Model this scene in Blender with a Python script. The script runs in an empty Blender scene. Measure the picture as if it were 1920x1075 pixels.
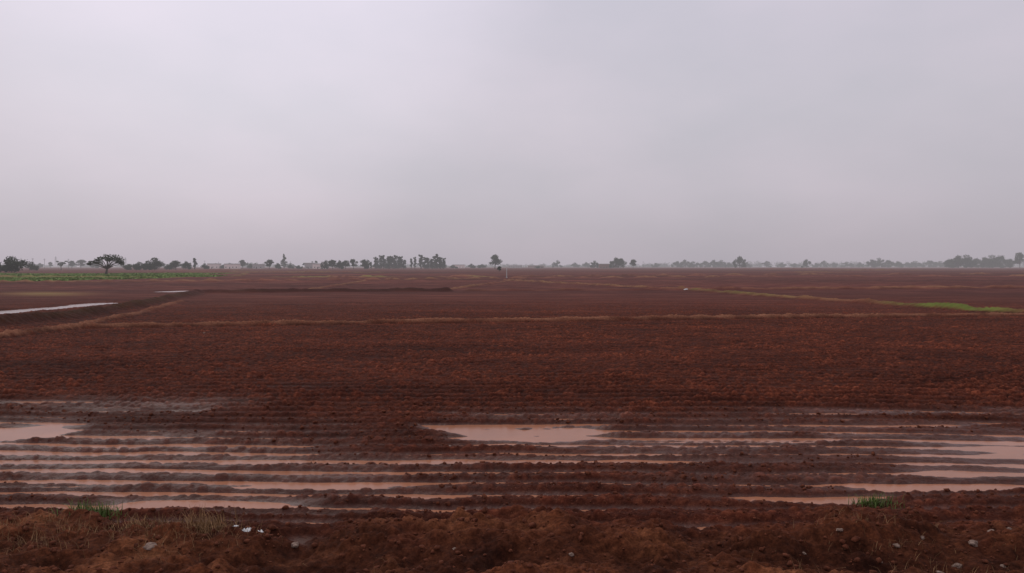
import bpy, math, random, time
import numpy as np
from mathutils import Vector
T0=time.time()
random.seed(7); rng=np.random.default_rng(11)
scene=bpy.context.scene
col=scene.collection
scene.view_settings.view_transform='Standard'
scene.view_settings.look='None'
scene.view_settings.exposure=0

# ------------------------------------------------------------------ noise
def hsh(ix,iy,seed):
    h=(ix.astype(np.int64)*374761393+iy.astype(np.int64)*668265263+seed*974711)&0xffffffff
    h=((h^(h>>13))*1274126177)&0xffffffff
    h=((h^(h>>16))*2246822519)&0xffffffff
    h=h^(h>>15)
    return (h&0xffffff)/float(0xffffff)
def vnoise(x,y,seed=0):
    ix=np.floor(x);iy=np.floor(y);fx=x-ix;fy=y-iy
    fx=fx*fx*(3-2*fx);fy=fy*fy*(3-2*fy)
    a=hsh(ix,iy,seed);b=hsh(ix+1,iy,seed);c=hsh(ix,iy+1,seed);d=hsh(ix+1,iy+1,seed)
    return (a*(1-fx)+b*fx)*(1-fy)+(c*(1-fx)+d*fx)*fy
def fbm(x,y,seed=0,o=4):
    s=0;a=0.5
    for i in range(o):
        s=s+a*(vnoise(x,y,seed+i*17)*2-1);x=x*2.03+5.1;y=y*2.03+3.7;a*=0.5
    return s
def clods(x,y,s,seed,dens=1.0,rmin=.28,rmax=.62):
    X=x/s;Y=y/s;ix=np.floor(X);iy=np.floor(Y);out=np.zeros_like(X)
    for dx in (-1,0,1):
        for dy in (-1,0,1):
            jx=ix+dx;jy=iy+dy
            cx=jx+hsh(jx,jy,seed);cy=jy+hsh(jx,jy,seed+1)
            r=rmin+(rmax-rmin)*hsh(jx,jy,seed+2)
            k=(hsh(jx,jy,seed+3)<dens)
            el=.7+.6*hsh(jx,jy,seed+4)
            d2=((X-cx)**2*el+(Y-cy)**2/el)/(r*r)
            b=np.sqrt(np.clip(1-d2,0,1))*r*k
            out=np.maximum(out,b)
    return out*s
def sstep(a,b,x):
    t=np.clip((x-a)/(b-a),0,1);return t*t*(3-2*t)

def pdist(x,y,pts):
    best=np.full(x.shape,1e9)
    for (ax,ay),(bx,by) in zip(pts[:-1],pts[1:]):
        vx,vy=bx-ax,by-ay;L=vx*vx+vy*vy
        t=np.clip(((x-ax)*vx+(y-ay)*vy)/L,0,1)
        best=np.minimum(best,np.hypot(x-ax-t*vx,y-ay-t*vy))
    return best
def br(l):   # (tangent of bearing, distance) -> metres east / north
    return [(u*d,d) for u,d in l]

# earth bunds: points, half width, height, greenness, dryness (negative = damp and dark)
BUNDS=[
 (br([(-.95,21),(-.70,25.4),(-.59,29.3),(-.37,30.6),(0,32.6),(.3,34.5),(.70,36.5),(1.3,40)]),.18,.20,0,.75),
 (br([(-1.0,25),(-.80,28),(-.70,31),(-.60,36),(-.52,44),(-.47,55),(-.43,68),(-.3,71),(-.09,73.5)]),.62,.36,.05,-.75),
 (br([(-.62,29),(-.52,37),(-.45,52)]),.26,.14,0,.5),
 (br([(-.01,130),(.10,100),(.24,76),(.39,56),(.65,39.8),(.80,36),(1.2,31)]),.45,.28,1.,.75),
 (br([(.24,77),(.45,80),(.7,84),(1.2,92)]),.5,.3,.05,.8),
 (br([(-1.1,95),(-.7,110),(-.3,126),(0,150),(.3,172),(1,200)]),.9,.4,.15,.85),
 (br([(-.9,165),(-.38,168),(-.2,166),(0,172)]),1.3,.45,.7,1.1),
 (br([(0,172),(.4,215),(1,260)]),1.4,.5,.1,.7),
 (br([(-.38,168),(-.36,290)]),1.2,.4,.3,.3),
 (br([(-1,290),(-.3,300),(.2,290),(1,330)]),2.,.6,.2,.5),
 (br([(-1,480),(0,430),(1,470)]),3,.8,.2,.3),
 (br([(-.05,700),(1,640)]),5,1.,.25,.3),
 (br([(-.085,78),(.02,150)]),.4,.2,.1,.5),
 (br([(-.28,76),(-.2,126)]),.4,.2,.1,.5),
 (br([(-.06,74.5),(.1,76),(.23,77)]),.4,.18,.05,.25),
]
# shallow hollows where rain water stands: cx, cy, rx, ry, depth, ridges show through
HOL=[(.40,10.95,1.25,.66,.10,0),(-.65,11.4,.8,.2,.08,0),(-1.0,9.45,4.5,.15,.085,0),(-4.0,8.95,2.2,.12,.08,0),(1.9,9.7,1.7,.09,.08,0),
 (-6.4,9.35,1.8,.12,.08,0),(-3.2,7.70,1.2,.15,.085,0),(-2.4,8.26,1.35,.14,.085,0),(-4.8,7.45,1.0,.10,.085,0),(-2.2,7.32,.8,.08,.085,0),(-5.8,8.25,1.2,.10,.08,0),
 (-8.1,10.9,1.5,.85,.10,0),(-6.0,10.85,1.6,.12,.08,0),(-6.4,12.7,1.2,.12,.08,0),(-8.4,13.4,1.6,.12,.08,0),(-8.2,9.75,1.8,.13,.08,0),
 (5.6,11.6,4.4,.13,.085,0),(6.8,12.5,2.6,.3,.055,1),(8.0,9.9,3.0,1.35,.076,2),(6.3,8.9,1.6,.40,.074,2),(2.8,11.2,1.7,.10,.08,0),(3.3,10.5,1.9,.10,.08,0),
 (3.2,7.9,.85,.17,.09,0),(4.9,8.25,1.2,.13,.085,0),
 # broad sodden areas, water lying between the plough ridges
 (-6.0,9.6,3.6,1.7,.046,1),(-3.6,8.5,3.6,.9,.040,1),(3.6,10.6,3.6,1.3,.042,1),(-6.8,13.0,2.2,.8,.036,1),(3.6,8.5,2.2,.7,.028,1),(.7,12.1,1.8,.5,.034,1)]
WL=-.040
PONDS=[(-28.4,45,1.45,8.5),(-34.5,75,2.0,2.4)]

def terrain(x,y):
    r=np.hypot(x,y)
    yw=y+.16*fbm(x*.35,y*.25,3,3)+.06*fbm(x*1.5,y*1.2,9,3)
    yf=yw+.02*np.clip(x-4,0,12)**2-.006*np.clip(-3-x,0,12)**2
    u=x/np.maximum(y,1)
    yb=6.98+.6*fbm(x*.7,x*0+2.3,21,4)+.6*fbm(x*2.2,y*2.2,23,4)+.33*sstep(3.5,6.5,x)+.05*sstep(-3,-6,x)
    berm=1-sstep(-.70,.30,y-yb)
    ce=fbm(x*.03,y*.03,5,4)
    crop=sstep(0,.02,-.385+.05*ce-u)*sstep(0,22,286+30*ce-y)*sstep(0,10,y+25*ce-(115+(u+.7)*170))
    hol=np.zeros_like(x);keep=np.zeros_like(x);solid=np.zeros_like(x);sheetm=np.zeros_like(x)
    for cx,cy,rx,ry,dp,kp in HOL:
        m=(np.abs(x-cx)<rx*1.7)&(np.abs(yw-cy)<ry*2.6)
        if m.any():
            g=dp*np.exp(-((x[m]-cx)/rx)**4-((yw[m]-cy)/ry)**2)
            hol[m]=np.maximum(hol[m],g)
            if kp==1: keep[m]=np.maximum(keep[m],g/dp)
            else: solid[m]=np.maximum(solid[m],g/dp)
            if kp==2: sheetm[m]=np.maximum(sheetm[m],g/dp)
    keep=keep*(1-solid)+.62*sheetm
    hz=y<18
    q=np.ones_like(x)
    q[hz]=np.clip(1.03+.75*fbm(x[hz]*1.0,y[hz]*2.4,33,4)+.2*fbm(x[hz]*5,y[hz]*6,37,2),.2,1.16)
    q=q*(1-sheetm)+sheetm*np.maximum(q,.86)
    hol=hol*q
    wetk=np.clip(hol/.07,0,1)
    amp=.030*(1-sstep(14,19,y))+.018*(1-sstep(40,70,y))
    amp=amp*(1-berm)*(.8+.4*vnoise(x*.5,y*.8,39))
    ph=yf*2*math.pi/.45
    fur=np.sin(ph)+.30*np.sin(ph*2.0+1.3+fbm(x*.5,y*.5,31,2)*2)
    z=amp*fur*(1-.6*wetk*(1-np.clip(keep,0,1)))
    z=z+.02*fbm(x*.4,y*.4,41,4)*(1-sstep(200,400,r))*(1-.6*sheetm)
    z=z-hol
    c=np.zeros_like(x)
    near=y<75
    xn,yn=x[near],y[near]
    f1=fbm(xn*9,yn*9,51,2)
    wx=xn+.035*f1;wy=yn+.035*fbm(xn*9,yn*9,61,2)
    patch=.5+1.0*vnoise(x*1.1,yf*1.6,71)
    c1=clods(wx,wy,.12,101,.74)
    c2=clods(wx,wy,.24,131,.26,.18,.40)
    c3=clods(wx,wy,.052,151,.8)
    fd=1-sstep(35,75,yn)
    c[near]=(np.maximum(c1*.66,c2*.64)+.45*c3*(1-sstep(16,30,yn)))*fd*(.66+.34*sstep(11,15,yn))
    rowk=.66+.34*np.clip(fur,-1,1)
    tr=np.clip(keep,0,1)*sstep(.1,-.6,fur)
    c=c*patch*rowk*(1-.93*np.clip(np.maximum(wetk*1.25*(1-np.clip(keep,0,1)*(1-sheetm)),tr*.9),0,1))
    z=z+c*(1-.5*crop)
    nn=y<20
    q=np.zeros_like(x);q[nn]=.012*fbm(x[nn]*22,y[nn]*22,81,3)
    z=z+q*(1-sstep(12,20,y))*(1-.93*wetk)
    fz=y>50
    q=np.zeros_like(x);q[fz]=.12*fbm(x[fz]*.6,y[fz]*.5,86,3);z=z+q*sstep(55,110,y)
    bz=np.zeros_like(x);nb=y<9
    bz[nb]=.085+.24*fbm(x[nb]*1.1,y[nb]*1.5,91,4)+.14*np.abs(fbm(x[nb]*3.0,y[nb]*3.6,95,4))
    z=z+berm*bz
    g=np.zeros_like(x);dr=np.zeros_like(x);dk=np.zeros_like(x)
    for bi,(pts,w,h,gr,dy) in enumerate(BUNDS):
        y0=min(p[1] for p in pts)-4*w-1;y1=max(p[1] for p in pts)+4*w+1
        k=(y>y0)&(y<y1)
        if not k.any(): continue
        X,Y=x[k],y[k]
        d=pdist(X,Y,pts)+.5*w*fbm(X*.45/w**.5,Y*.45/w**.5,111,3)
        if bi==1: d=d+.25*fbm(X*1.1,Y*1.1,113,3)
        m=np.exp(-(d/w)**2)
        z[k]+=h*m*(1+(.4 if bi in(0,1) else .7)*fbm(X*.6,Y*.6,121,3))
        pn=vnoise(X*.16,Y*.09,int(w*100)+7)
        m2=np.exp(-(d/(w*.95))**4)*np.clip(1+1.2*fbm(X*1.2,Y*.9,127,3),0,1.2)
        gg=gr*sstep(.25,.75,pn)*1.3
        if bi==3: gg=.22*gr*sstep(.25,.75,pn)+(1.25*np.exp(-((X/Y-.60)/.085)**4)+.5*np.exp(-((X/Y-.30)/.07)**4))*(.35+.65*sstep(.1,.5,vnoise(X*.8,Y*.5,733)))
        g[k]=np.maximum(g[k],m2*gg)
        if dy>=0: dr[k]=np.maximum(dr[k],m2*dy*(.5+.8*pn))
        else: dk[k]=np.maximum(dk[k],np.exp(-(d/(w*1.6))**4)*-dy)
    yp=np.exp(-((u+.64)/.05)**2-((y-67)/4)**2)
    dr=np.maximum(dr,yp);g=np.maximum(g,yp*.5)
    dr=dr-dk
    for cx,cy,rx,ry in PONDS:
        m=(np.abs(x-cx)<3*rx)&(np.abs(y-cy)<4*ry)
        e=((x[m]-cx)/rx)**2+((y[m]-cy)/ry)**2+1.1*fbm(x[m]*.5,y[m]*.5,129,4)
        z[m]-=.26*np.exp(-np.clip(e,0,9)**2)
    g=np.maximum(g,crop*(.8+.5*fbm(x*.05,y*.03,141,3)))
    low=sstep(.012,-.035,z)*(1-sstep(15,20,y))
    wet=np.clip(np.maximum(wetk,low*.8),0,1)*(1-berm)
    return z,c,berm,g,dr,wet,bz

# ------------------------------------------------------------------ ground mesh
ds=[2.4]
while ds[-1]<9000:
    d=ds[-1]
    if d<9: s=.0165
    elif d<35: s=.0165*d/9
    else: s=.064*(d/35)**2.6
    ds.append(d+min(s,.06*d))
ds=np.array(ds)
NC=1250
t=np.linspace(-1,1,NC)
us=t*.86
ext=np.geomspace(.9,5,26)
us=np.concatenate([-ext[::-1],us,ext])
D,U=np.meshgrid(ds,us,indexing='ij')
Xg=(U*(D+1.8)).ravel();Yg=D.ravel()
Z,C,BM,GR,DR,WT,BZ=terrain(Xg,Yg)
print('terrain',time.time()-T0)
nr,nc=D.shape
co=np.stack([Xg,Yg,Z],1).astype(np.float32)
i=np.arange((nr-1)*(nc-1));r_=i//(nc-1);c_=i%(nc-1)
a=r_*nc+c_
quads=np.stack([a,a+1,a+nc+1,a+nc],1).astype(np.int32)
def np_mesh(name,co,faces,smooth=True):
    me=bpy.data.meshes.new(name)
    k=faces.shape[1]
    me.vertices.add(len(co));me.vertices.foreach_set('co',np.ascontiguousarray(co,dtype=np.float32).ravel())
    me.loops.add(faces.size);me.loops.foreach_set('vertex_index',np.ascontiguousarray(faces,dtype=np.int32).ravel())
    me.polygons.add(len(faces))
    me.polygons.foreach_set('loop_start',np.arange(0,faces.size,k,dtype=np.int32))
    if smooth: me.polygons.foreach_set('use_smooth',np.ones(len(faces),dtype=bool))
    me.update(calc_edges=True)
    return me
gme=np_mesh('ground',co,quads)
for n,arr in (('clod',C),('berm',BM),('green',GR),('dry',DR),('wet',WT),('relief',BZ)):
    at=gme.attributes.new(n,'FLOAT','POINT');at.data.foreach_set('value',arr.astype(np.float32))
ground=bpy.data.objects.new('ground',gme);col.objects.link(ground);ground['kind']='structure'
ground['label']='wet ploughed red-brown farmland with furrows and earth bunds'
print('ground verts',len(co),time.time()-T0)

# ------------------------------------------------------------------ material helpers
HAZE=(.475,.442,.475,1)  # horizon colour that distant surfaces emit to imitate aerial haze
class NT:
    def __init__(s,name):
        s.m=bpy.data.materials.new(name);s.m.use_nodes=True;s.t=s.m.node_tree;s.t.nodes.clear()
    def n(s,ty,**kw):
        nd=s.t.nodes.new(ty)
        for k,v in kw.items(): setattr(nd,k,v)
        return nd
    def l(s,a,b): s.t.links.new(a,b)
    def math(s,op,a,b=None,clamp=False):
        nd=s.n('ShaderNodeMath',operation=op);nd.use_clamp=clamp
        for i,v in enumerate((a,b)):
            if v is None: continue
            if isinstance(v,(int,float)): nd.inputs[i].default_value=v
            else: s.l(v,nd.inputs[i])
        return nd.outputs[0]
    def mix(s,f,a,b,bt='MIX'):
        nd=s.n('ShaderNodeMix',data_type='RGBA',blend_type=bt)
        for sock,v in ((nd.inputs[0],f),(nd.inputs[6],a),(nd.inputs[7],b)):
            if isinstance(v,(int,float)): sock.default_value=v
            elif isinstance(v,tuple): sock.default_value=v if len(v)==4 else (*v,1)
            else: s.l(v,sock)
        return nd.outputs[2]
    def noise(s,scale,detail=3,vec=None,rough=.55,stretch=None):
        nd=s.n('ShaderNodeTexNoise');nd.inputs['Scale'].default_value=scale
        nd.inputs['Detail'].default_value=detail;nd.inputs['Roughness'].default_value=rough
        if vec is None: vec=s.pos()
        if stretch:
            mp=s.n('ShaderNodeMapping');mp.inputs['Scale'].default_value=stretch
            s.l(vec,mp.inputs['Vector']);vec=mp.outputs[0]
        s.l(vec,nd.inputs['Vector']);return nd.outputs[0]
    def pos(s):
        if not hasattr(s,'_p'): s._p=s.n('ShaderNodeNewGeometry').outputs['Position']
        return s._p
    def attr(s,name):
        nd=s.n('ShaderNodeAttribute');nd.attribute_name=name;return nd.outputs['Fac']
    def ramp(s,f,pts):
        nd=s.n('ShaderNodeValToRGB');e=nd.color_ramp.elements
        while len(e)<len(pts): e.new(.5)
        for el,(p,c) in zip(e,pts): el.position=p;el.color=(*c,1) if len(c)==3 else c
        s.l(f,nd.inputs[0]);return nd.outputs[0]
    def bsdf(s,colr,rough=.9,spec=.3,bump=None,bs=.3,bd=.02,**kw):
        b=s.n('ShaderNodeBsdfPrincipled')
        if isinstance(colr,tuple): b.inputs['Base Color'].default_value=(*colr[:3],1)
        else: s.l(colr,b.inputs['Base Color'])
        if isinstance(rough,(int,float)): b.inputs['Roughness'].default_value=rough
        else: s.l(rough,b.inputs['Roughness'])
        if isinstance(spec,(int,float)): b.inputs['Specular IOR Level'].default_value=spec
        else: s.l(spec,b.inputs['Specular IOR Level'])
        if bump is not None:
            bn=s.n('ShaderNodeBump');bn.inputs['Strength'].default_value=bs;bn.inputs['Distance'].default_value=bd
            s.l(bump,bn.inputs['Height']);s.l(bn.outputs[0],b.inputs['Normal'])
        for k,v in kw.items(): b.inputs[k].default_value=v
        return b.outputs[0]
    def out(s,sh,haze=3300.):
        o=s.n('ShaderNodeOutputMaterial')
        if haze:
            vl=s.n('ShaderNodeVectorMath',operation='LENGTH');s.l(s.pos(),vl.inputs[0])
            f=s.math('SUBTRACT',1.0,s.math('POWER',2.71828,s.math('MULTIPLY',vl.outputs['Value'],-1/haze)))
            em=s.n('ShaderNodeEmission');em.inputs[0].default_value=HAZE  # haze painted into the material: emission grows with distance from world origin
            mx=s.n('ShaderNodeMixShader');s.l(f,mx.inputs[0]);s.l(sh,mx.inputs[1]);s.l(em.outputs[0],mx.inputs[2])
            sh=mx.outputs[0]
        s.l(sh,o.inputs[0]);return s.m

# soil
g=NT('red_soil')
n1=g.noise(17,5);n2=g.noise(2.2,4);n3=g.noise(.35,5,stretch=(.35,1.1,1));n4=g.noise(.02,3,stretch=(.4,1.5,1));n5=g.noise(60,3)
base=g.ramp(n1,[(.25,(.044,.0102,.0055)),(.5,(.112,.0290,.0145)),(.78,(.240,.076,.038))])
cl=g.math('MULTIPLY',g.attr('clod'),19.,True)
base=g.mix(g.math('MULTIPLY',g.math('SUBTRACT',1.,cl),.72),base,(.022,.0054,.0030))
base=g.mix(g.math('MULTIPLY',g.math('GREATER_THAN',n5,.64),.30),base,(.28,.11,.065))
v=g.ramp(n2,[(.3,(.70,.68,.69)),(.7,(1.32,1.30,1.26))]);base=g.mix(1.,base,v,'MULTIPLY')
v=g.ramp(n3,[(.32,(.72,.70,.71)),(.68,(1.28,1.25,1.22))]);base=g.mix(1.,base,v,'MULTIPLY')
v=g.ramp(n4,[(.35,(.78,.75,.78)),(.65,(1.22,1.18,1.18))]);base=g.mix(1.,base,v,'MULTIPLY')
ns=g.noise(1.,4,stretch=(.6,5.,1),rough=.6)
base=g.mix(1.,base,g.ramp(ns,[(.35,(.78,.76,.76)),(.66,(1.28,1.28,1.25))]),'MULTIPLY')
sx=g.n('ShaderNodeSeparateXYZ');g.l(g.pos(),sx.inputs[0])
fy=g.math('DIVIDE',g.math('SUBTRACT',sx.outputs[1],32.),45.,True)
nf=g.noise(.5,6,stretch=(.25,1,1),rough=.72)
far=g.ramp(nf,[(.3,(.040,.0098,.0080)),(.5,(.088,.0245,.0175)),(.72,(.175,.058,.040))])
far=g.mix(1.,far,g.ramp(n4,[(.35,(.66,.63,.66)),(.65,(1.35,1.3,1.3))]),'MULTIPLY')
base=g.mix(fy,base,far)
bn=g.noise(1.4,5)
be=g.ramp(bn,[(.32,(.034,.0095,.0045)),(.52,(.085,.0260,.0120)),(.66,(.165,.060,.029)),(.78,(.27,.120,.062))])
be=g.mix(1.,be,g.ramp(n1,[(.3,(.55,.5,.45)),(.7,(1.4,1.4,1.35))]),'MULTIPLY')
be=g.mix(1.,be,g.ramp(g.noise(45,4,rough=.7),[(.35,(.60,.60,.60)),(.65,(1.4,1.4,1.35))]),'MULTIPLY')
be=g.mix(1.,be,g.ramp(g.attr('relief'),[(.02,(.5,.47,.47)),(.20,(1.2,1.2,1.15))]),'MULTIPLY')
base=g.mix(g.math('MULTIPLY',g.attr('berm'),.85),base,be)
dryc=g.ramp(n1,[(.3,(.17,.062,.034)),(.7,(.33,.150,.085))])
base=g.mix(g.math('MULTIPLY',g.attr('dry'),.85,True),base,dryc)
base=g.mix(g.math('MULTIPLY',g.attr('dry'),-.9,True),base,(.030,.0080,.0055))
gn=g.noise(.25,5)
grc=g.ramp(gn,[(.3,(.065,.078,.016)),(.7,(.165,.185,.038))])
base=g.mix(g.math('MULTIPLY',g.attr('green'),.9,True),base,grc)
wet=g.attr('wet')
base=g.mix(g.math('MULTIPLY',wet,.5),base,(.115,.036,.019))
rough=g.math('SUBTRACT',.9,g.math('MULTIPLY',wet,.55))
spec=g.math('ADD',.05,g.math('MULTIPLY',wet,.34))
bh=g.math('ADD',g.math('MULTIPLY',g.noise(38,4,rough=.65),.6),g.math('MULTIPLY',n1,.8))
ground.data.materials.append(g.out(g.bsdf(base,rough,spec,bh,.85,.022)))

def water_mat(name,colr,sp,ro=.16):
    w=NT(name)
    nn=w.noise(.9,4);c=w.mix(nn,tuple(.62*k for k in colr),tuple(1.3*k for k in colr))
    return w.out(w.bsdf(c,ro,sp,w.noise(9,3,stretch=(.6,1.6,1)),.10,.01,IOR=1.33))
wm=water_mat('muddy_water',(.32,.132,.073),.20,.22)
wm2=water_mat('pale_muddy_water',(.18,.10,.075),.38,.2)
def sheet(name,x0,x1,y0,y1,z,mat,label):
    me=np_mesh(name,np.array([(x0,y0,z),(x1,y0,z),(x1,y1,z),(x0,y1,z)]),np.array([[0,1,2,3]]))
    o=bpy.data.objects.new(name,me);col.objects.link(o);me.materials.append(mat);o['kind']='structure';o['label']=label
    return o
sheet('water',-16,16,6.9,15.5,WL,wm,'muddy rain water standing in the furrows')
sheet('water',-36,-24,33,58,-.09,wm2,'strip of rain water beside an earth bund')
sheet('water',-39,-30,69,81,-.09,wm2,'small patch of standing rain water')

class MB:
    def __init__(s): s.v=[];s.f=[]
    def tube(s,pts,rad,n=7,cap=True):
        pts=[Vector(p) for p in pts];b=len(s.v)
        for k,p in enumerate(pts):
            d=(pts[min(k+1,len(pts)-1)]-pts[max(k-1,0)]).normalized()
            a=d.orthogonal().normalized();c=d.cross(a)
            for j in range(n):
                th=2*math.pi*j/n;s.v.append(p+(a*math.cos(th)+c*math.sin(th))*rad[k])
        for k in range(len(pts)-1):
            for j in range(n):
                q=b+k*n;s.f.append((q+j,q+(j+1)%n,q+n+(j+1)%n,q+n+j))
        if cap:
            s.f.append(tuple(b+(len(pts)-1)*n+j for j in range(n)));s.f.append(tuple(b+n-1-j for j in range(n)))
    def box(s,c,d,rz=0):
        b=len(s.v);cx,cy,cz=c;dx,dy,dz=[k/2 for k in d];ca,sa=math.cos(rz),math.sin(rz)
        for z in (-dz,dz):
            for x,y in ((-dx,-dy),(dx,-dy),(dx,dy),(-dx,dy)):
                s.v.append(Vector((cx+x*ca-y*sa,cy+x*sa+y*ca,cz+z)))
        for f in ((3,2,1,0),(4,5,6,7),(0,1,5,4),(1,2,6,5),(2,3,7,6),(3,0,4,7)): s.f.append(tuple(b+k for k in f))
    def mesh(s,name,mat,smooth=False):
        me=bpy.data.meshes.new(name);me.from_pydata([tuple(v) for v in s.v],[],s.f)
        if smooth:
            for p in me.polygons: p.use_smooth=True
        me.materials.append(mat);me.update();return me

def leaf_mesh(name,blobs,size,per,mat,seed=0,squash=.5):
    r=np.random.default_rng(seed);V=[]
    for (x,y,z,rx,rz) in blobs:
        n=int(per*(rx*rz)/(1.0)) if per<60 else per
        d=r.normal(size=(n,3));d/=np.linalg.norm(d,axis=1)[:,None]
        rad=r.uniform(.25,1.12,n)**.55
        lump=1+.28*np.sin(d[:,0]*4+x)*np.cos(d[:,2]*5+z+d[:,1]*3)
        p=d*(rad*lump)[:,None]*np.array([rx,rx,rz])+np.array([x,y,z])
        a=r.normal(size=(n,3));a/=np.linalg.norm(a,axis=1)[:,None]
        b=np.cross(a,r.normal(size=(n,3)));b/=np.linalg.norm(b,axis=1)[:,None]
        sz=(size*r.uniform(.6,1.5,n))[:,None]
        q=np.stack([p-a*sz,p-b*sz*.6,p+a*sz,p+b*sz*.6],1)
        V.append(q.reshape(-1,3))
    V=np.concatenate(V);F=np.arange(len(V)).reshape(-1,4)
    me=np_mesh(name,V,F,False);me.materials.append(mat);return me

def foliage(name,c1,c2,haze=3300.):
    f=NT(name);nn=f.noise(.9,3)
    oi=f.n('ShaderNodeObjectInfo').outputs['Random']
    c=f.ramp(nn,[(.35,c1),(.68,c2)])
    c=f.mix(1.,c,f.ramp(oi,[(0,(.75,.8,.75)),(1,(1.25,1.15,1.1))]),'MULTIPLY')
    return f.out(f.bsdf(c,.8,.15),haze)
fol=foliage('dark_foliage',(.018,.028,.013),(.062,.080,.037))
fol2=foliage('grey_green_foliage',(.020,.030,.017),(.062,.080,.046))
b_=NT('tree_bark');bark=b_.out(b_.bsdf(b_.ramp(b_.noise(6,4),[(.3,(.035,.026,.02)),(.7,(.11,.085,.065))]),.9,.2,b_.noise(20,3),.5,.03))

def tree_variant(kind,seed):
    r=random.Random(seed);mb=MB();bl=[]
    if kind=='round':
        H=10;hb=2.0
        for k in range(13):
            a=r.uniform(0,6.28);q=r.uniform(.8,3.6);z=r.uniform(3.4,8.2);lim=1.25-abs(z-5.4)/4.8
            bl.append((math.cos(a)*q*lim,math.sin(a)*q*lim,z,r.uniform(1.1,1.9),r.uniform(.9,1.5)))
        bl.append((0,0,8.3,1.8,1.2));bl.append((0,0,5.6,2.2,1.8));top=6;per=230;sz=.26
    elif kind=='low':
        H=6;hb=.9
        for k in range(16):
            a=r.uniform(0,6.28);q=r.uniform(.5,4.9);z=r.uniform(1.1,4.4)*(1-.05*q)
            bl.append((math.cos(a)*q,math.sin(a)*q,z,r.uniform(1.2,1.9),r.uniform(.9,1.4)))
        bl.append((r.uniform(-1,1),0,4.9,1.7,1.0));top=3;per=230;sz=.24
    elif kind=='broad':
        H=10;hb=1.4
        for k in range(24):
            a=r.uniform(0,6.28);q=7.0*math.sqrt(r.random());zt=8.4*math.sqrt(max(.05,1-(q/8.2)**2))
            z=r.uniform(.25,1.)*zt
            bl.append((math.cos(a)*q,math.sin(a)*q,max(1.2,z),r.uniform(1.4,2.3),r.uniform(1.0,1.6)))
        bl.append((0,0,8.2,2.4,1.4));top=5;per=200;sz=.3
    elif kind=='slender':
        H=14;hb=2.6
        for k in range(14):
            z=2.9+k*.80+r.uniform(-.3,.3);w=2.1*math.sin(min(1,(k+2)/9)*math.pi*.6)*(1-.035*k)*r.uniform(.7,1.15)
            bl.append((r.uniform(-1.1,1.1),r.uniform(-1,1),z,w*r.uniform(.6,.95),r.uniform(.7,1.1)))
        top=12.5;per=140;sz=.28
    elif kind=='cone':
        H=16;hb=2
        for k in range(16):
            z=2.6+k*.82;w=4.2*(1-k/18)
            a=r.uniform(0,6.28);q=w*.5
            bl.append((math.cos(a)*q,math.sin(a)*q,z,w*.55,1.1))
        top=14;per=170;sz=.3
    elif kind=='sparse':
        H=10;hb=3.2
        for k in range(9):
            a=r.uniform(0,6.28);q=r.uniform(1.2,3.6);z=r.uniform(5.2,8.8)
            bl.append((math.cos(a)*q,math.sin(a)*q,z,r.uniform(.9,1.5),r.uniform(.6,1.0)))
        top=7;per=130;sz=.24
    elif kind=='umbrella':
        H=6;hb=1.6
        bl=[(.3,0,5.0,1.2,.7),(1.6,.4,4.9,1.5,.85),(2.9,-.3,4.6,1.4,.85),(3.9,.2,4.0,1.1,.8),(1.2,-1,4.3,1.1,.6),(2.3,1,4.2,1.3,.7),
            (3.4,.6,3.5,1.0,.5),(-1.4,0,4.6,.95,.42),(-2.5,.3,4.1,.9,.42),(-3.6,-.2,3.5,1.0,.42),(-4.7,.1,3.0,.8,.35),(-2.9,.8,3.3,.7,.3),(.2,.8,4.1,.8,.4),(4.5,-.2,3.1,.7,.5)]
        top=2.6;per=230;sz=.14
    lean=(r.uniform(-.4,.4),r.uniform(-.3,.3)) if kind!='umbrella' else (.35,0)
    R=H*.026 if kind!='umbrella' else .26
    tp=[(0,0,-.3),(lean[0]*.3,0,hb*.5),(lean[0]*.8,lean[1]*.6,hb)]
    fk=tp[-1]
    if kind in('slender','cone'):
        tp+=[(lean[0],lean[1],H*.55),(lean[0]*.8,lean[1],top)]
        mb.tube(tp,[R*1.5,R*1.1,R,R*.6,R*.15])
    else:
        mb.tube(tp,[R*1.6,R*1.1,R*.95])
    for (x,y,z,rx,rz) in bl:
        if kind in('slender','cone'):
            s0=(lean[0]*.9,lean[1]*.9,max(hb,z-1.2))
            mb.tube([s0,((s0[0]+x)/2,(s0[1]+y)/2,z-.6),(x,y,z)],[R*.35,R*.25,R*.1],5)
        else:
            m=(fk[0]+(x-fk[0])*.45,fk[1]+(y-fk[1])*.45,fk[2]+(z-fk[2])*.60)
            mb.tube([fk,m,(x,y,z)],[R*.6,R*.4,R*.12],5)
    return mb.mesh('trunk',bark,True),leaf_mesh('crown',bl,sz,per,fol if kind!='slender' else fol2,seed),H
VAR={}
for kind,n in (('round',3),('low',3),('slender',4),('cone',1),('sparse',2),('umbrella',1),('broad',3)):
    VAR[kind]=[tree_variant(kind,s*31+len(kind)) for s in range(n)]
WID={'round':9.5,'low':12,'slender':5,'cone':8,'sparse':9,'umbrella':10,'broad':17}
NAM={'round':'broadleaf_tree','low':'spreading_tree','slender':'eucalyptus_tree','cone':'conical_tree','sparse':'thin_tree','umbrella':'thorn_tree','broad':'domed_tree'}
def ztop(x,y):
    return float(terrain(np.array([float(x)]),np.array([float(y)]))[0][0])
tc=0
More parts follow.
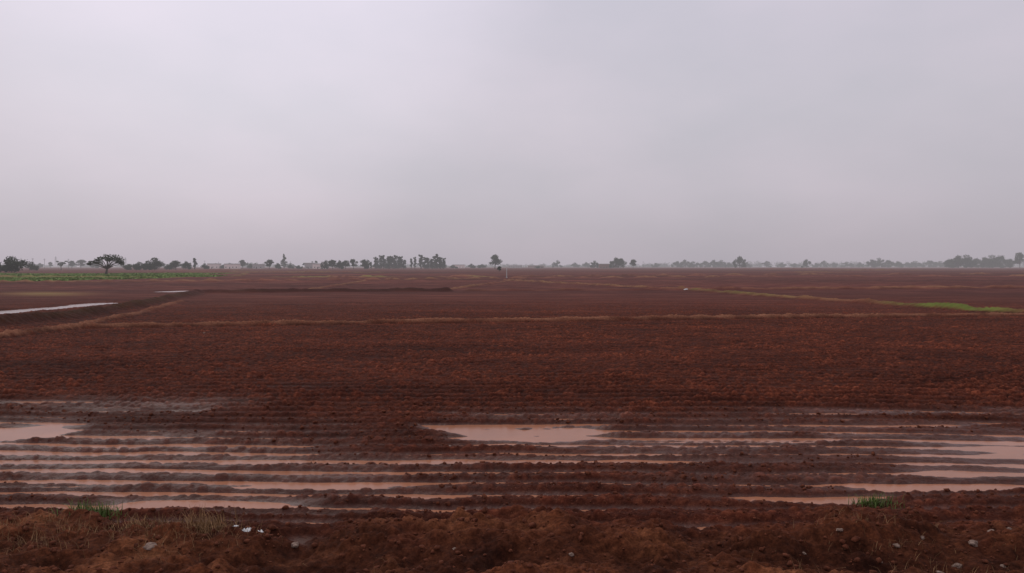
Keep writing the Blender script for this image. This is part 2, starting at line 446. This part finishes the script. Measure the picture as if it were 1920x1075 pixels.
def tree(kind,u,d,H,W,label,group=None,rot=None):
    global tc
    tm,cm,h0=VAR[kind][tc%len(VAR[kind])];tc+=1
    e=bpy.data.objects.new(NAM[kind],None);col.objects.link(e);e.empty_display_size=1
    e.location=(u*d,d,ztop(u*d,d)-.05)
    e.rotation_euler=(0,0,random.uniform(0,6.28) if rot is None else rot)
    e.scale=(W/WID[kind],W/WID[kind],H/h0)
    e['label']=label;e['category']='tree'
    if group:e['group']=group
    for nm,me in (('trunk',tm),('crown',cm)):
        o=bpy.data.objects.new(nm,me);col.objects.link(o);o.parent=e
    return e
PX=lambda p:(p-960)/1371.
tree('umbrella',PX(199),228,6.6,11.4,'flat-topped leaning thorn tree beside a green crop field',rot=0)
tree('low',PX(22),300,6.8,14,'dense dark spreading tree on the green field edge')
G1='trees scattered along the field edges';L1='dark bushy tree standing on open farmland'
for k,p,d,H,W in [('low',60,450,5.6,8),('sparse',115,520,7.2,8),('low',262,500,5.8,11),('low',290,480,8.6,16),('low',243,520,4.4,10),
    ('round',330,570,7.6,10),('low',322,580,6,11),('low',348,600,7,10),('slender',365,650,10,6),('low',384,640,5.4,8),
    ('round',455,900,11.4,13),('low',470,930,6.4,12),('round',505,700,9.6,11),('low',520,760,6.4,9),
    ('low',612,690,8.6,11),('round',624,680,9.2,10),('low',636,690,8.6,11),('round',648,700,8.8,9),('round',663,700,10.2,8.5),('round',683,690,9.8,9),('low',690,700,9,10),
    ('sparse',572,900,7.5,8),('sparse',590,1100,12,10),('low',420,900,5,12),('low',850,950,4.5,14),('low',1010,1000,3.5,12),('low',560,800,4,10),('low',545,850,5,9)]:
    tree(k,PX(p),d,H,W,L1,G1)
tree('cone',PX(533),1000,20,13,'tall conical hazy tree above the tree line')
G2='row of eucalyptus trees';L2='slender eucalyptus tree standing in a row'
for p in (703,708,714,719,727,731,736,741,749,753,758): tree('slender',PX(p+random.uniform(-2,2)),850+random.uniform(-35,35),random.uniform(10,16.5),random.uniform(6,10),L2,G2)
for p in (771,778): tree('slender',PX(p),850,random.uniform(11,14),6,L2,G2)
for p in (790,798,803,810,815,819,824,828,834): tree('slender',PX(p+random.uniform(-2,2)),840+random.uniform(-35,35),random.uniform(11,17),random.uniform(6.5,10),L2,G2)
for p,H,W in ((706,6.5,14),(722,7.5,14),(738,6,15),(752,7.5,14),(800,5.5,14),(815,7.5,16),(829,8,14)):
    tree('low',PX(p),875,H,W,'low scrub tree under eucalyptus row',G1)
tree('round',PX(928),800,16.5,16.5,'round-crowned dark tree standing alone on farmland')
tree('round',PX(936),330,2.8,2.8,'small green bushy tree near a white post')
tree('low',PX(884),1000,6.5,12,L1,G1);tree('low',PX(905),1050,6,16,L1,G1)
G3='hazy trees along the far edge of the plain';L3='hazy grey tree on the far edge of the plain'
for k,p,d,H,W in [('round',135,1000,11,13),('round',152,1050,13,14),('low',175,1100,11,17),('round',190,1200,14,13),('round',95,1300,11,11),('low',75,1300,9,15),
    ('broad',1045,1500,16,22),('low',1078,1700,12,24),('low',1098,1700,13,22),('broad',1115,1100,12,18),
    ('broad',1270,1600,15,28),('broad',1284,1650,19,28),('low',1300,1600,14,28),('broad',1322,1650,16,30),('broad',1338,1600,18,26),('broad',1352,1650,18,26),('low',1366,1650,12,24),
    ('broad',1437,1800,17,26),('low',1465,1800,12,28),('broad',1545,1800,18,24),('low',1562,1850,13,24),('broad',1588,1800,15,34),('low',1612,1750,13,26),
    ('broad',1634,1500,18,24),('broad',1648,1500,21,30),('broad',1664,1500,17,28),('low',1682,1550,14,26),('broad',1715,1700,16,36),('broad',1742,1700,18,36),('low',1700,1750,13,32),('broad',1762,1700,16,32),
    ('broad',1782,1200,16,26),('broad',1797,1150,21,33),('broad',1812,1150,22,34),('broad',1830,1200,17,28),
    ('broad',1845,1220,19,30),('broad',1860,1180,22,34),('broad',1877,1200,22,33),('broad',1894,1220,16,27),('round',1912,1100,25,16),
    ('broad',1940,1200,17,30),('low',430,1500,10,22),('low',405,1400,9,18),('low',545,1500,10,20),('low',480,1500,10,20),('low',1230,1700,11,24),('low',1400,1700,13,28),('low',1490,1800,11,26),('low',1530,1800,12,24)]:
    tree(k,PX(p),d,H,W,L3,G3)
for k,p,d,H,W,l in [('broad',1155,950,15,22,'dark leafy tree beside a small shed'),('round',1164,960,14,16,'dark leafy tree beside a small shed'),('round',1187,960,12.5,12,'small dark tree beside a shed'),
    ('broad',1387,1150,20,23,'tall rounded dark tree rising above hazy tree line'),('broad',1512,1300,16,19,'small round tree standing alone on the plain')]:
    tree(k,PX(p),d,H,W,l)

r=np.random.default_rng(5);bl=[]
for k in range(1600):
    u=r.uniform(-1.1,1.1);d=r.uniform(2300,2700)
    dens=float(vnoise(np.array([u*14.]),np.array([1.5]),77)[0])+(.3 if u>.15 else 0)
    if r.uniform()>dens*1.7: continue
    h=r.uniform(3,9)*(.5+dens)
    bl.append((u*d,d,h*.75,r.uniform(6,13),h*.8))
fm=leaf_mesh('far_tree_line',bl,1.1,110,fol2,9)
o=bpy.data.objects.new('far_tree_line',fm);col.objects.link(o);o['kind']='stuff';o['label']='hazy grey distant tree line across the plain';o['category']='trees'

# ------------------------------------------------------------------ crop
N=32000
d=r.uniform(105,300,N);u=r.uniform(-.95,-.37,N);x=u*d
tt=terrain(x,d);m=(tt[3]>.55)&(r.uniform(size=N)<.85);x=x[m];d=d[m];zz=tt[0][m]
n=len(x)
V=np.zeros((n,2,3,3))
for q in range(2):
    ang=r.uniform(0,6.28,n);w=r.uniform(.15,.4,n);h=r.uniform(.06,.24,n)
    V[:,q,0]=np.stack([x-np.cos(ang)*w,d-np.sin(ang)*w,zz],1)
    V[:,q,1]=np.stack([x+np.cos(ang)*w,d+np.sin(ang)*w,zz],1)
    V[:,q,2]=np.stack([x+r.normal(0,.3,n),d+r.normal(0,.3,n),zz+h],1)
V=V.reshape(-1,3);cmesh=np_mesh('green_crop',V,np.arange(len(V)).reshape(-1,3),False)
cm_=foliage('crop_leaves',(.07,.12,.025),(.18,.27,.06));cmesh.materials.append(cm_)
o=bpy.data.objects.new('green_crop',cmesh);col.objects.link(o);o['kind']='stuff';o['label']='low green crop covering a distant field';o['category']='crop'

# ------------------------------------------------------------------ grass
def blades(name,xs,ys,zs,hmin,hmax,lean,w,mat,bend=.5,seed=1):
    r=np.random.default_rng(seed);n=len(xs)
    h=r.uniform(hmin,hmax,n);a=r.uniform(0,6.28,n);ln=r.uniform(.2,1,n)*lean
    dx=np.cos(a);dy=np.sin(a);px,py=-dy,dx
    lv=[]
    for t in (0,.5,1):
        off=h*ln*(t**1.5);zz=zs+h*t*np.sqrt(np.clip(1-ln**2*t*.9,.02,1))-.01
        ww=w*(1-t*.85)*r.uniform(.7,1.3,n)
        cx=xs+dx*off;cy=ys+dy*off
        lv.append(np.stack([cx-px*ww,cy-py*ww,zz],1));lv.append(np.stack([cx+px*ww,cy+py*ww,zz],1))
    V=np.stack(lv,1).reshape(-1,3);b=np.arange(n)[:,None]*6
    F=np.concatenate([b+np.array([[0,1,3,2]]),b+np.array([[2,3,5,4]])]);me=np_mesh(name,V,F,False);me.materials.append(mat);return me
def gmat(name,a,b):
    f=NT(name);nn=f.noise(7,3);return f.out(f.bsdf(f.ramp(nn,[(.3,a),(.7,b)]),.75,.2),None)
dryg=gmat('dry_grass_straw',(.06,.026,.011),(.33,.185,.085))
grg=gmat('weed_green',(.040,.062,.014),(.115,.160,.036))
N=110000
x=r.uniform(-9,9,N);y=r.uniform(3.2,7.6,N)
z,c,bm,_,_,_,_=terrain(x,y)
pn=vnoise(x*1.1,y*1.5,301)*.6+vnoise(x*3.5,y*4,302)*.4
dens=sstep(.52,.82,pn)*(.01+.8*np.maximum(sstep(-2.0,-3.0,x),.18*sstep(1.5,3,x)))
dens=dens+1.5*np.exp(-((x+2.85)/.45)**2-((y-6.6)/.32)**2)+.5*np.exp(-((x+4.3)/.5)**2-((y-6.2)/.3)**2)
m=(bm>.6)&(r.uniform(size=N)<dens)
o=bpy.data.objects.new('dry_grass',blades('dry_grass',x[m],y[m],z[m],.04,.15,1.0,.0022,dryg,seed=3));col.objects.link(o)
o['kind']='stuff';o['label']='matted dry straw grass on the rough earth shoulder';o['category']='grass'
def tuft(name,cx,cy,rad,n,h,label,cat,seed,mat,group=None,asp=1.0,lean=.95):
    rr=np.random.default_rng(seed);q=rr.normal(size=(n,2))*rad*.5*np.array([asp,1.])
    xs=cx+q[:,0];ys=cy+q[:,1];zs=terrain(xs,ys)[0]
    me=blades(name,xs-cx,ys-cy,zs-ztop(cx,cy),h*.25,h,lean,.0050,mat,seed=seed)
    o=bpy.data.objects.new(name,me);col.objects.link(o);o.location=(cx,cy,ztop(cx,cy));o['label']=label;o['category']=cat
    if group:o['group']=group
LW='green grassy weed tuft at the muddy field edge'
for k,(cx,cy,rad,n,h,asp) in enumerate([(-4.15,7.15,.19,520,.16,1.2),(3.80,7.60,.17,330,.14,1.2)]):
    tuft('grass_tuft',cx,cy,rad,n,h,LW,'grass tuft',50+k,grg,'green weed tufts',asp)
for k,(cx,cy,hh) in enumerate([(-2.85,6.72,.22),(-3.5,6.75,.12)]):
    tuft('dry_grass_tuft',cx,cy,.22,330,hh,'tuft of dry straw grass on bare earth','grass tuft',80+k,dryg,'dry grass tufts',1.2)

# ------------------------------------------------------------------ stones, litter
def rock_mesh(name,seed,mat,sub=3,flat=.6):
    import bmesh
    bm_=bmesh.new();bmesh.ops.create_icosphere(bm_,subdivisions=sub,radius=1)
    rr=random.Random(seed);off=Vector((rr.uniform(0,50),rr.uniform(0,50),rr.uniform(0,50)))
    from mathutils import noise
    for v in bm_.verts:
        nn=noise.noise(v.co*1.1+off)*.55+noise.noise(v.co*3+off)*.22
        v.co=v.co*(1+nn);v.co.z*=flat
    me=bpy.data.meshes.new(name);bm_.to_mesh(me);bm_.free();me.materials.append(mat)
    return me
s_=NT('grey_stone');stone=s_.out(s_.bsdf(s_.ramp(s_.noise(25,4),[(.3,(.10,.06,.045)),(.7,(.27,.19,.15))]),.85,.2,s_.noise(60,3),.5,.01),None)
e_=NT('soil_clod');clodm=e_.out(e_.bsdf(e_.ramp(e_.noise(22,4),[(.3,(.040,.0110,.006)),(.7,(.150,.048,.025))]),.9,.1,e_.noise(70,3),.6,.01),None)
rk=[rock_mesh('stone',k,stone) for k in range(4)]
for k,(x,y,s,l) in enumerate([(-3.05,6.1,.055,'rounded grey stone half buried in earth'),(-1.93,6.45,.045,'small pale grey stone on bare earth'),
      (3.35,6.3,.03,0),(3.75,6.1,.045,0),(3.9,6.7,.03,0),(4.05,6.35,.045,0),(.5,6.1,.025,0),(3.55,6.0,.04,0),(4.3,6.5,.035,0),(3.1,6.1,.025,0),(3.65,6.45,.025,0),(4.5,6.3,.04,0),
      (2.9,6.4,.03,0),(4.1,6.05,.03,0),(3.45,6.55,.02,0),(4.6,6.7,.025,0),(2.5,6.2,.02,0),(-.5,6.3,.02,0),
      (-.85,9.95,.02,0),(-11.6,27.5,.06,0),(.45,17.,.03,0)]):
    o=bpy.data.objects.new('stone',rk[k%4]);col.objects.link(o);o.location=(x,y,ztop(x,y)-.1*s);o.scale=(s,s*.8,s);o.rotation_euler=(0,0,k*1.3)
    o['label']=l or 'small pale stone lying on red earth';o['category']='stone';o['group']='loose stones'
nC=17000
ico=rock_mesh('tmp',3,clodm,1,.75)
bv=np.array([v.co[:] for v in ico.vertices]);bf=np.array([p.vertices[:] for p in ico.polygons])
x=r.uniform(-10,10,nC);y=3.2+r.uniform(0,1,nC)**1.1*10;zc,cc,bmm,_,_,wt,_=terrain(x,y)
s=np.minimum(r.lognormal(-4.45,.55,nC),.034);m=(wt<.4)&(zc>WL+.02);x,y,zc,s=x[m],y[m],zc[m],s[m];n=len(x)
A=r.uniform(0,6.28,n);jit=r.uniform(.6,1.35,(n,len(bv),1))
P=bv[None]*jit;P=P*s[:,None,None]*np.stack([r.uniform(.8,1.4,n),r.uniform(.8,1.3,n),np.ones(n)],1)[:,None,:]
ca,sa=np.cos(A)[:,None],np.sin(A)[:,None]
Q=np.stack([P[...,0]*ca-P[...,1]*sa+x[:,None],P[...,0]*sa+P[...,1]*ca+y[:,None],P[...,2]+(zc+s*.25)[:,None]],2).reshape(-1,3)
F=(bf[None]+(np.arange(n)*len(bv))[:,None,None]).reshape(-1,3)
me=np_mesh('loose_soil_clods',Q,F,False);me.materials.append(clodm);o=bpy.data.objects.new('loose_soil_clods',me);col.objects.link(o)
o['kind']='stuff';o['label']='loose crumbly red soil clods over the ground';o['category']='soil'

p_=NT('white_plastic');plast=p_.out(p_.bsdf(p_.mix(p_.noise(8,2),(.40,.39,.40),(.68,.67,.67)),.4,.4),None)
def scrap(cx,cy,s,seed,label,asp=1.5):
    rr=np.random.default_rng(seed);n=9;V=[];F=[]
    for i_ in range(n):
        for j_ in range(n):
            a=(i_/(n-1)-.5)*2*asp;b=(j_/(n-1)-.5)*2
            k=1-.25*rr.uniform();V.append((a*s*k,b*s*k,s*(.25+.9*abs(math.sin(a*3.1+seed)*math.cos(b*2.7+seed*2)))*(1-.6*max(abs(a/asp),abs(b)))+rr.uniform(0,.25)*s))
    for i_ in range(n-1):
        for j_ in range(n-1):
            q=i_*n+j_;F.append((q,q+1,q+n+1,q+n))
    me=np_mesh('plastic_scrap',np.array(V),np.array(F),False);me.materials.append(plast)
    o=bpy.data.objects.new('plastic_scrap',me);col.objects.link(o);o.location=(cx,cy,ztop(cx,cy)+.01);o.rotation_euler=(.1,.1,seed)
    o['label']=label;o['category']='litter';o['group']='scraps of litter'
scrap(-2.42,6.62,.038,1,'crumpled white plastic scrap on dry grass');scrap(-2.32,6.68,.026,2,'crumpled white plastic scrap on dry grass')
scrap(-2.5,6.55,.018,3,'tiny white plastic scrap on dry grass')
scrap(17.9,75.2,.18,4,'crumpled white sack lying on a grassy bund',1.6)

# ------------------------------------------------------------------ posts
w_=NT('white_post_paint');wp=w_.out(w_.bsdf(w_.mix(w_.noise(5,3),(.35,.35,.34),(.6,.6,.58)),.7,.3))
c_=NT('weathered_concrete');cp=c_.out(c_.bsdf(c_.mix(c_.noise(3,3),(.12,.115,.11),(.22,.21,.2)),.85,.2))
def obj(name,me,loc,label,cat,group=None,parent=None):
    o=bpy.data.objects.new(name,me);col.objects.link(o);o.location=loc
    if parent is not None:o.parent=parent
    else:
        o['label']=label;o['category']=cat
        if group:o['group']=group
    return o
mb=MB();mb.tube([(0,0,-.3),(0,0,1.0),(.03,0,1.95)],[.09,.08,.075],8);mb.box((0,0,.05),(.34,.34,.2));mb.tube([(.03,0,1.95),(.03,0,2.02)],[.10,.05],8)
obj('marker_post',mb.mesh('marker_post',wp),(-.0073*156,156,ztop(-1.1,156)),'thin white marker post standing in the field','post')
def upole():
    mb=MB();mb.tube([(0,0,-.5),(0,0,9)],[.16,.10],8);mb.box((0,-.12,8.4),(1.9,.1,.12));mb.box((0,-.12,7.7),(1.3,.1,.12))
    for a in (-.85,0,.85): mb.tube([(a,-.12,8.46),(a,-.12,8.7)],[.05,.03],6)
    return mb.mesh('utility_pole',cp)
up=upole()
for p,d in ((62,560),(84,600),(129,620),(1206,900),(384,800),(410,1000),(545,900)):
    obj('utility_pole',up,(PX(p)*d,d,-.05),'slim concrete utility pole with cross arms','utility pole','utility poles')
mb=MB();Hh=30
def leg(z): return 2.6*(1-z/Hh)+.35
lv=[0,6,11,15.5,19.5,23,26,30]
for sx_,sy_ in((-1,-1),(1,-1),(1,1),(-1,1)): mb.tube([(sx_*leg(z),sy_*leg(z),z) for z in lv],[.16]*len(lv),5)
for a,b in zip(lv[:-1],lv[1:]):
    for (p1,p2) in (((-1,-1),(1,-1)),((1,-1),(1,1)),((1,1),(-1,1)),((-1,1),(-1,-1))):
        mb.tube([(p1[0]*leg(a),p1[1]*leg(a),a),(p2[0]*leg(b),p2[1]*leg(b),b)],[.09,.09],4)
        mb.tube([(p2[0]*leg(a),p2[1]*leg(a),a),(p1[0]*leg(b),p1[1]*leg(b),b)],[.09,.09],4)
for z,w in ((19.5,5.5),(23,4.8),(26,4)):
    mb.tube([(-w,0,z+.4),(0,0,z+.9),(w,0,z+.4)],[.12,.16,.12],5);mb.tube([(-w,0,z+.4),(0,0,z-.4),(w,0,z+.4)],[.08,.1,.08],5)
py=mb.mesh('lattice_pylon',cp)
for p,d in ((105,2000),(40,2300),(236,2200)):
    obj('power_pylon',py,(PX(p)*d,d,0),'faint steel lattice power pylon in haze','pylon','power pylons')

# ------------------------------------------------------------------ buildings
def wallmat(name,a):
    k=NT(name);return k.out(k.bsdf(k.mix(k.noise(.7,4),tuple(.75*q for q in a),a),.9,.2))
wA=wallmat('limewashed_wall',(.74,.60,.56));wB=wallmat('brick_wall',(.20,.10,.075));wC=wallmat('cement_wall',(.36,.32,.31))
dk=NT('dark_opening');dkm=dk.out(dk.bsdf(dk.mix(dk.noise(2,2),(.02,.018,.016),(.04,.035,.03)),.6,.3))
def house(p,d,W,Dp,H,wm_,label,rz=0,stair=False):
    e=bpy.data.objects.new('farm_building',None);col.objects.link(e);e.location=(PX(p)*d,d,-.05);e.rotation_euler=(0,0,rz)
    e['label']=label;e['category']='building'
    m=MB();t=.25
    m.box((0,-Dp/2,H/2),(W,t,H));m.box((0,Dp/2,H/2),(W,t,H))
    m.box((-W/2+t/2,0,H/2),(t,Dp-t-.01,H));m.box((W/2-t/2,0,H/2),(t,Dp-t-.01,H))
    obj('wall',m.mesh('wall',wm_),(0,0,0),'','',parent=e)
    m=MB();m.box((0,0,H+.13),(W+.7,Dp+.8,.24))
    m.box((0,-Dp/2-.1,H+.55),(W+.2,.16,.6));m.box((0,Dp/2+.1,H+.55),(W+.2,.16,.6));m.box((-W/2-.1,0,H+.55),(.16,Dp-.1,.6));m.box((W/2+.1,0,H+.55),(.16,Dp-.1,.6))
    if stair: m.box((W*.25,0,H+1.5),(3,3,2.4));m.box((W*.25,0,H+2.8),(3.5,3.5,.2))
    obj('roof',m.mesh('roof',wC),(0,0,0),'','',parent=e)
    m=MB();m.box((-W*.1,-Dp/2-.17,1.05),(1.1,.06,2.1));obj('door',m.mesh('door',dkm),(0,0,0),'','',parent=e)
    n=max(2,int(W/4));wmesh=MB();wmesh.box((0,0,0),(1.1,.06,1.1));wmesh.box((0,-.06,-.62),(1.3,.14,.1));wme=wmesh.mesh('window',dkm)
    for k in range(n):
        xx=-W/2+(k+.5)*W/n
        if abs(xx+W*.1)<1.4: continue
        obj('window',wme,(xx,-Dp/2-.17,1.7),'','',parent=e)
house(600,860,15,8,5.2,wA,'low pinkish-white flat-roofed farm building in haze',0,True)
house(581,900,10,7,6.2,wC,'grey cement farm building with flat roof')
house(966,1350,26,8,4,wC,'long low grey farm building in haze')
house(1005,1500,34,9,4.2,wB,'long low brick farm shed in haze')
house(1134,1000,16,7,5.5,wB,'small dark brick shed beside trees')
house(436,850,16,8,5,wA,'pale flat-roofed farm building among hazy trees')
house(402,900,14,8,5.4,wA,'pale flat-roofed farm building among hazy trees')
house(485,880,12,8,4.6,wC,'grey cement farm building with flat roof')
house(860,1100,18,8,4.6,wA,'pale flat-roofed farm building among hazy trees')

# ------------------------------------------------------------------ sky and light
w=bpy.data.worlds.new('World');scene.world=w;w.use_nodes=True;nt=w.node_tree;nt.nodes.clear()
SE,SR=math.radians(48),math.radians(-35)
sky=nt.nodes.new('ShaderNodeTexSky');sky.sky_type='NISHITA';sky.sun_disc=False;sky.sun_elevation=SE;sky.sun_rotation=SR
sky.air_density=1.5;sky.dust_density=5
b1=nt.nodes.new('ShaderNodeBackground');b1.inputs[1].default_value=.06;nt.links.new(sky.outputs[0],b1.inputs[0])
tcn=nt.nodes.new('ShaderNodeTexCoord');sep=nt.nodes.new('ShaderNodeSeparateXYZ');nt.links.new(tcn.outputs['Generated'],sep.inputs[0])
rp=nt.nodes.new('ShaderNodeValToRGB');e=rp.color_ramp.elements
pts=[(0,(.490,.450,.490)),(.03,(.520,.480,.520)),(.10,(.590,.555,.605)),(.20,(.635,.607,.665)),(.34,(.675,.645,.725)),(1,(.76,.76,.82))]
while len(e)<len(pts):e.new(.5)
for el,(p,c) in zip(e,pts): el.position=p;el.color=(*c,1)
nt.links.new(sep.outputs[2],rp.inputs[0])
mp=nt.nodes.new('ShaderNodeMapping');mp.inputs['Scale'].default_value=(1.6,1.6,3.6);nt.links.new(tcn.outputs['Generated'],mp.inputs[0])
no=nt.nodes.new('ShaderNodeTexNoise');no.inputs['Scale'].default_value=1.9;no.inputs['Detail'].default_value=5;no.inputs['Roughness'].default_value=.5;nt.links.new(mp.outputs[0],no.inputs[0])
r2=nt.nodes.new('ShaderNodeValToRGB');r2.color_ramp.elements[0].position=.3;r2.color_ramp.elements[0].color=(.94,.95,.97,1);r2.color_ramp.elements[1].position=.7;r2.color_ramp.elements[1].color=(1.08,1.045,1.07,1)
nt.links.new(no.outputs[0],r2.inputs[0])
mx=nt.nodes.new('ShaderNodeMix');mx.data_type='RGBA';mx.blend_type='MULTIPLY';mx.inputs[0].default_value=1;nt.links.new(rp.outputs[0],mx.inputs[6]);nt.links.new(r2.outputs[0],mx.inputs[7])
gl=nt.nodes.new('ShaderNodeVectorMath');gl.operation='DOT_PRODUCT';nt.links.new(tcn.outputs['Generated'],gl.inputs[0])
gd=Vector((-.36,1,.44)).normalized();gl.inputs[1].default_value=tuple(gd)
gr=nt.nodes.new('ShaderNodeMapRange');gr.interpolation_type='SMOOTHSTEP';gr.inputs[1].default_value=.92;gr.inputs[2].default_value=1.0;gr.inputs[3].default_value=0;gr.inputs[4].default_value=.17;nt.links.new(gl.outputs['Value'],gr.inputs[0])
mr=nt.nodes.new('ShaderNodeMapRange');mr.inputs[1].default_value=-.55;mr.inputs[2].default_value=.6;mr.inputs[3].default_value=1.02;mr.inputs[4].default_value=.90;nt.links.new(sep.outputs[0],mr.inputs[0])
ad=nt.nodes.new('ShaderNodeMath');ad.operation='ADD';nt.links.new(mr.outputs[0],ad.inputs[0]);nt.links.new(gr.outputs[0],ad.inputs[1])
sc=nt.nodes.new('ShaderNodeVectorMath');sc.operation='SCALE';nt.links.new(mx.outputs[2],sc.inputs[0]);nt.links.new(ad.outputs[0],sc.inputs['Scale'])
b2=nt.nodes.new('ShaderNodeBackground');nt.links.new(sc.outputs[0],b2.inputs[0])
ms=nt.nodes.new('ShaderNodeMixShader');ms.inputs[0].default_value=.95;nt.links.new(b1.outputs[0],ms.inputs[1]);nt.links.new(b2.outputs[0],ms.inputs[2])
wo=nt.nodes.new('ShaderNodeOutputWorld');nt.links.new(ms.outputs[0],wo.inputs[0])
sl=bpy.data.lights.new('sun','SUN');sl.energy=.9;sl.angle=math.radians(12);sl.color=(1,.96,.9)
so=bpy.data.objects.new('sun',sl);col.objects.link(so)
az=math.radians(-35)
dirv=Vector((math.sin(az)*math.cos(SE),math.cos(az)*math.cos(SE),math.sin(SE)))
so.rotation_euler=dirv.to_track_quat('Z','Y').to_euler()

cam=bpy.data.cameras.new('camera');cam.sensor_width=36;cam.lens=36*1371/1920;cam.clip_end=20000;cam.clip_start=.1
cobj=bpy.data.objects.new('camera',cam);col.objects.link(cobj);cobj.location=(0,0,2.5)
cobj.rotation_euler=(math.radians(90-1.57),0,0)
scene.camera=cobj
print('done',time.time()-T0)
